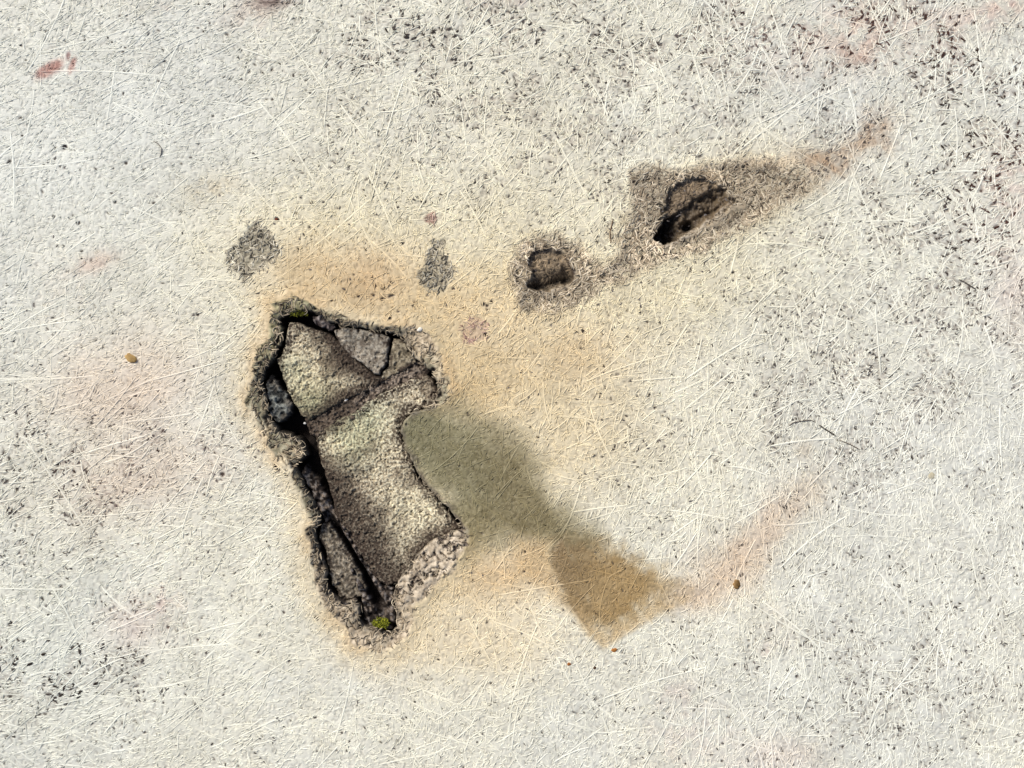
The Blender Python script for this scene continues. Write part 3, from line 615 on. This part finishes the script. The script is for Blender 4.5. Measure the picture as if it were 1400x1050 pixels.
lump('white_grain', 471.5, 547, -14, 2.8, 2.0, 1.8, 20, (214, 208, 196), (244, 240, 230), 'tiny white grain on the dark mortar joint between the slabs', 'grain', 20, M_flake, sub=2)
lump('white_grain', 413.5, 579.5, -24, 2.0, 1.7, 1.6, 0, (200, 196, 190), (236, 232, 226), 'tiny white grain in the black gap at the joint\'s left end', 'grain', 22, M_flake, sub=2)
lump('white_grain', 574, 450.5, zat(574, 450) + 1.0, 4.2, 3.0, 1.6, 30, (196, 186, 168), (240, 232, 214), 'whitish chip on the torn edge at the hole\'s upper right', 'grain', 24, M_flake, sub=2)

def moss(px, py, z, R, n, label, seed, dk=1.0):
    r = np.random.default_rng(seed); V = []; T = []; cc = []
    for k in range(n):
        a = r.uniform(0, 6.28); q = R * math.sqrt(r.random()); bx, by = q * math.cos(a) * 1.25, q * math.sin(a) * .8
        a2 = r.uniform(0, 6.28); L = r.uniform(2.2, 5); w_ = r.uniform(.5, 1.0); up_ = r.uniform(1, 4)
        c, s = math.cos(a2), math.sin(a2); zz = r.uniform(0, 3) * (1 - q / R)
        b = len(V)
        V += [(bx - s * w_, by + c * w_, zz), (bx + s * w_, by - c * w_, zz), (bx + c * L, by + s * L, zz + up_), (bx + c * L * .5, by + s * L * .5, zz + up_ * .9)]
        T += [(b, b + 1, b + 3), (b + 1, b + 2, b + 3), (b, b + 3, b + 2)]
        t = r.random(); col = np.array((70, 74, 20)) * (1 - t) + np.array((176, 176, 52)) * t
        cc += [col * dk] * 4
    me = new_mesh('moss_tuft', np.array(V, F), np.zeros((0, 4), int), np.array(cc, F), np.array(T), smooth=False)
    link('moss_tuft', me, M_moss, label=label, cat='moss', loc=((px - 700) * S, (525 - py) * S, z * S))
moss(520, 853, -9, 9, 260, 'bright yellow-green moss tuft at the bottom tip of the main hole', 41)
moss(403, 428, -7, 5.5, 60, 'small olive moss tuft hanging over the black gap at the hole\'s top left', 42, .7)
moss(414, 428, -8, 4.5, 36, 'sparse olive moss sprig right of the other at the hole\'s top', 43, .6)

def hair(name, pts, wd, col, label, cat):
    P = np.array(pts, float); t = np.linspace(0, len(P) - 1, len(P) * 4 - 3)
    x = np.interp(t, np.arange(len(P)), P[:, 0])[None]; y = np.interp(t, np.arange(len(P)), P[:, 1])[None]
    z = samp(H0, x, y) + 1.3; z[:, 0] -= .8; z[:, -1] -= .8
    c = np.repeat(np.array(col, F)[None, None], x.shape[1], 1)
    me = ridge_mesh(name, x, y, z, np.array([wd]), np.array([1.5]), c)
    link(name, me, M_bare, label=label, cat=cat)
hair('dark_hair', [(1079, 582), (1084, 578), (1092, 576.5), (1100, 575), (1109, 574.5), (1114, 577)], 0.6, (104, 94, 84), 'thin dark curved hair, upper left piece of the broken line at right', 'hair')
hair('dark_hair', [(1120, 581), (1127, 586), (1135, 591), (1143, 596)], 1.0, (66, 58, 50), 'thickest dark straight bristle in the middle of the broken line', 'hair')
hair('dark_hair', [(1148, 602), (1156, 605), (1165, 609), (1176, 615)], .65, (100, 88, 78), 'thin dark bristle at the lower right end of the broken line', 'hair')
hair('dark_hair', [(1311, 382), (1319, 386), (1327, 391), (1335, 396)], 1.0, (84, 78, 70), 'short grey bristle lying alone near the right side', 'hair')
hair('dark_hair', [(209, 193), (216, 196), (221, 203), (220, 211), (218, 215)], .6, (140, 132, 122), 'short bent grey hair on clean white surface at upper left', 'hair')
hair('dark_hair', [(838, 300), (834, 318), (834, 326), (836, 334)], .7, (110, 84, 60), 'brown vertical strand standing out left of the large dent', 'hair')
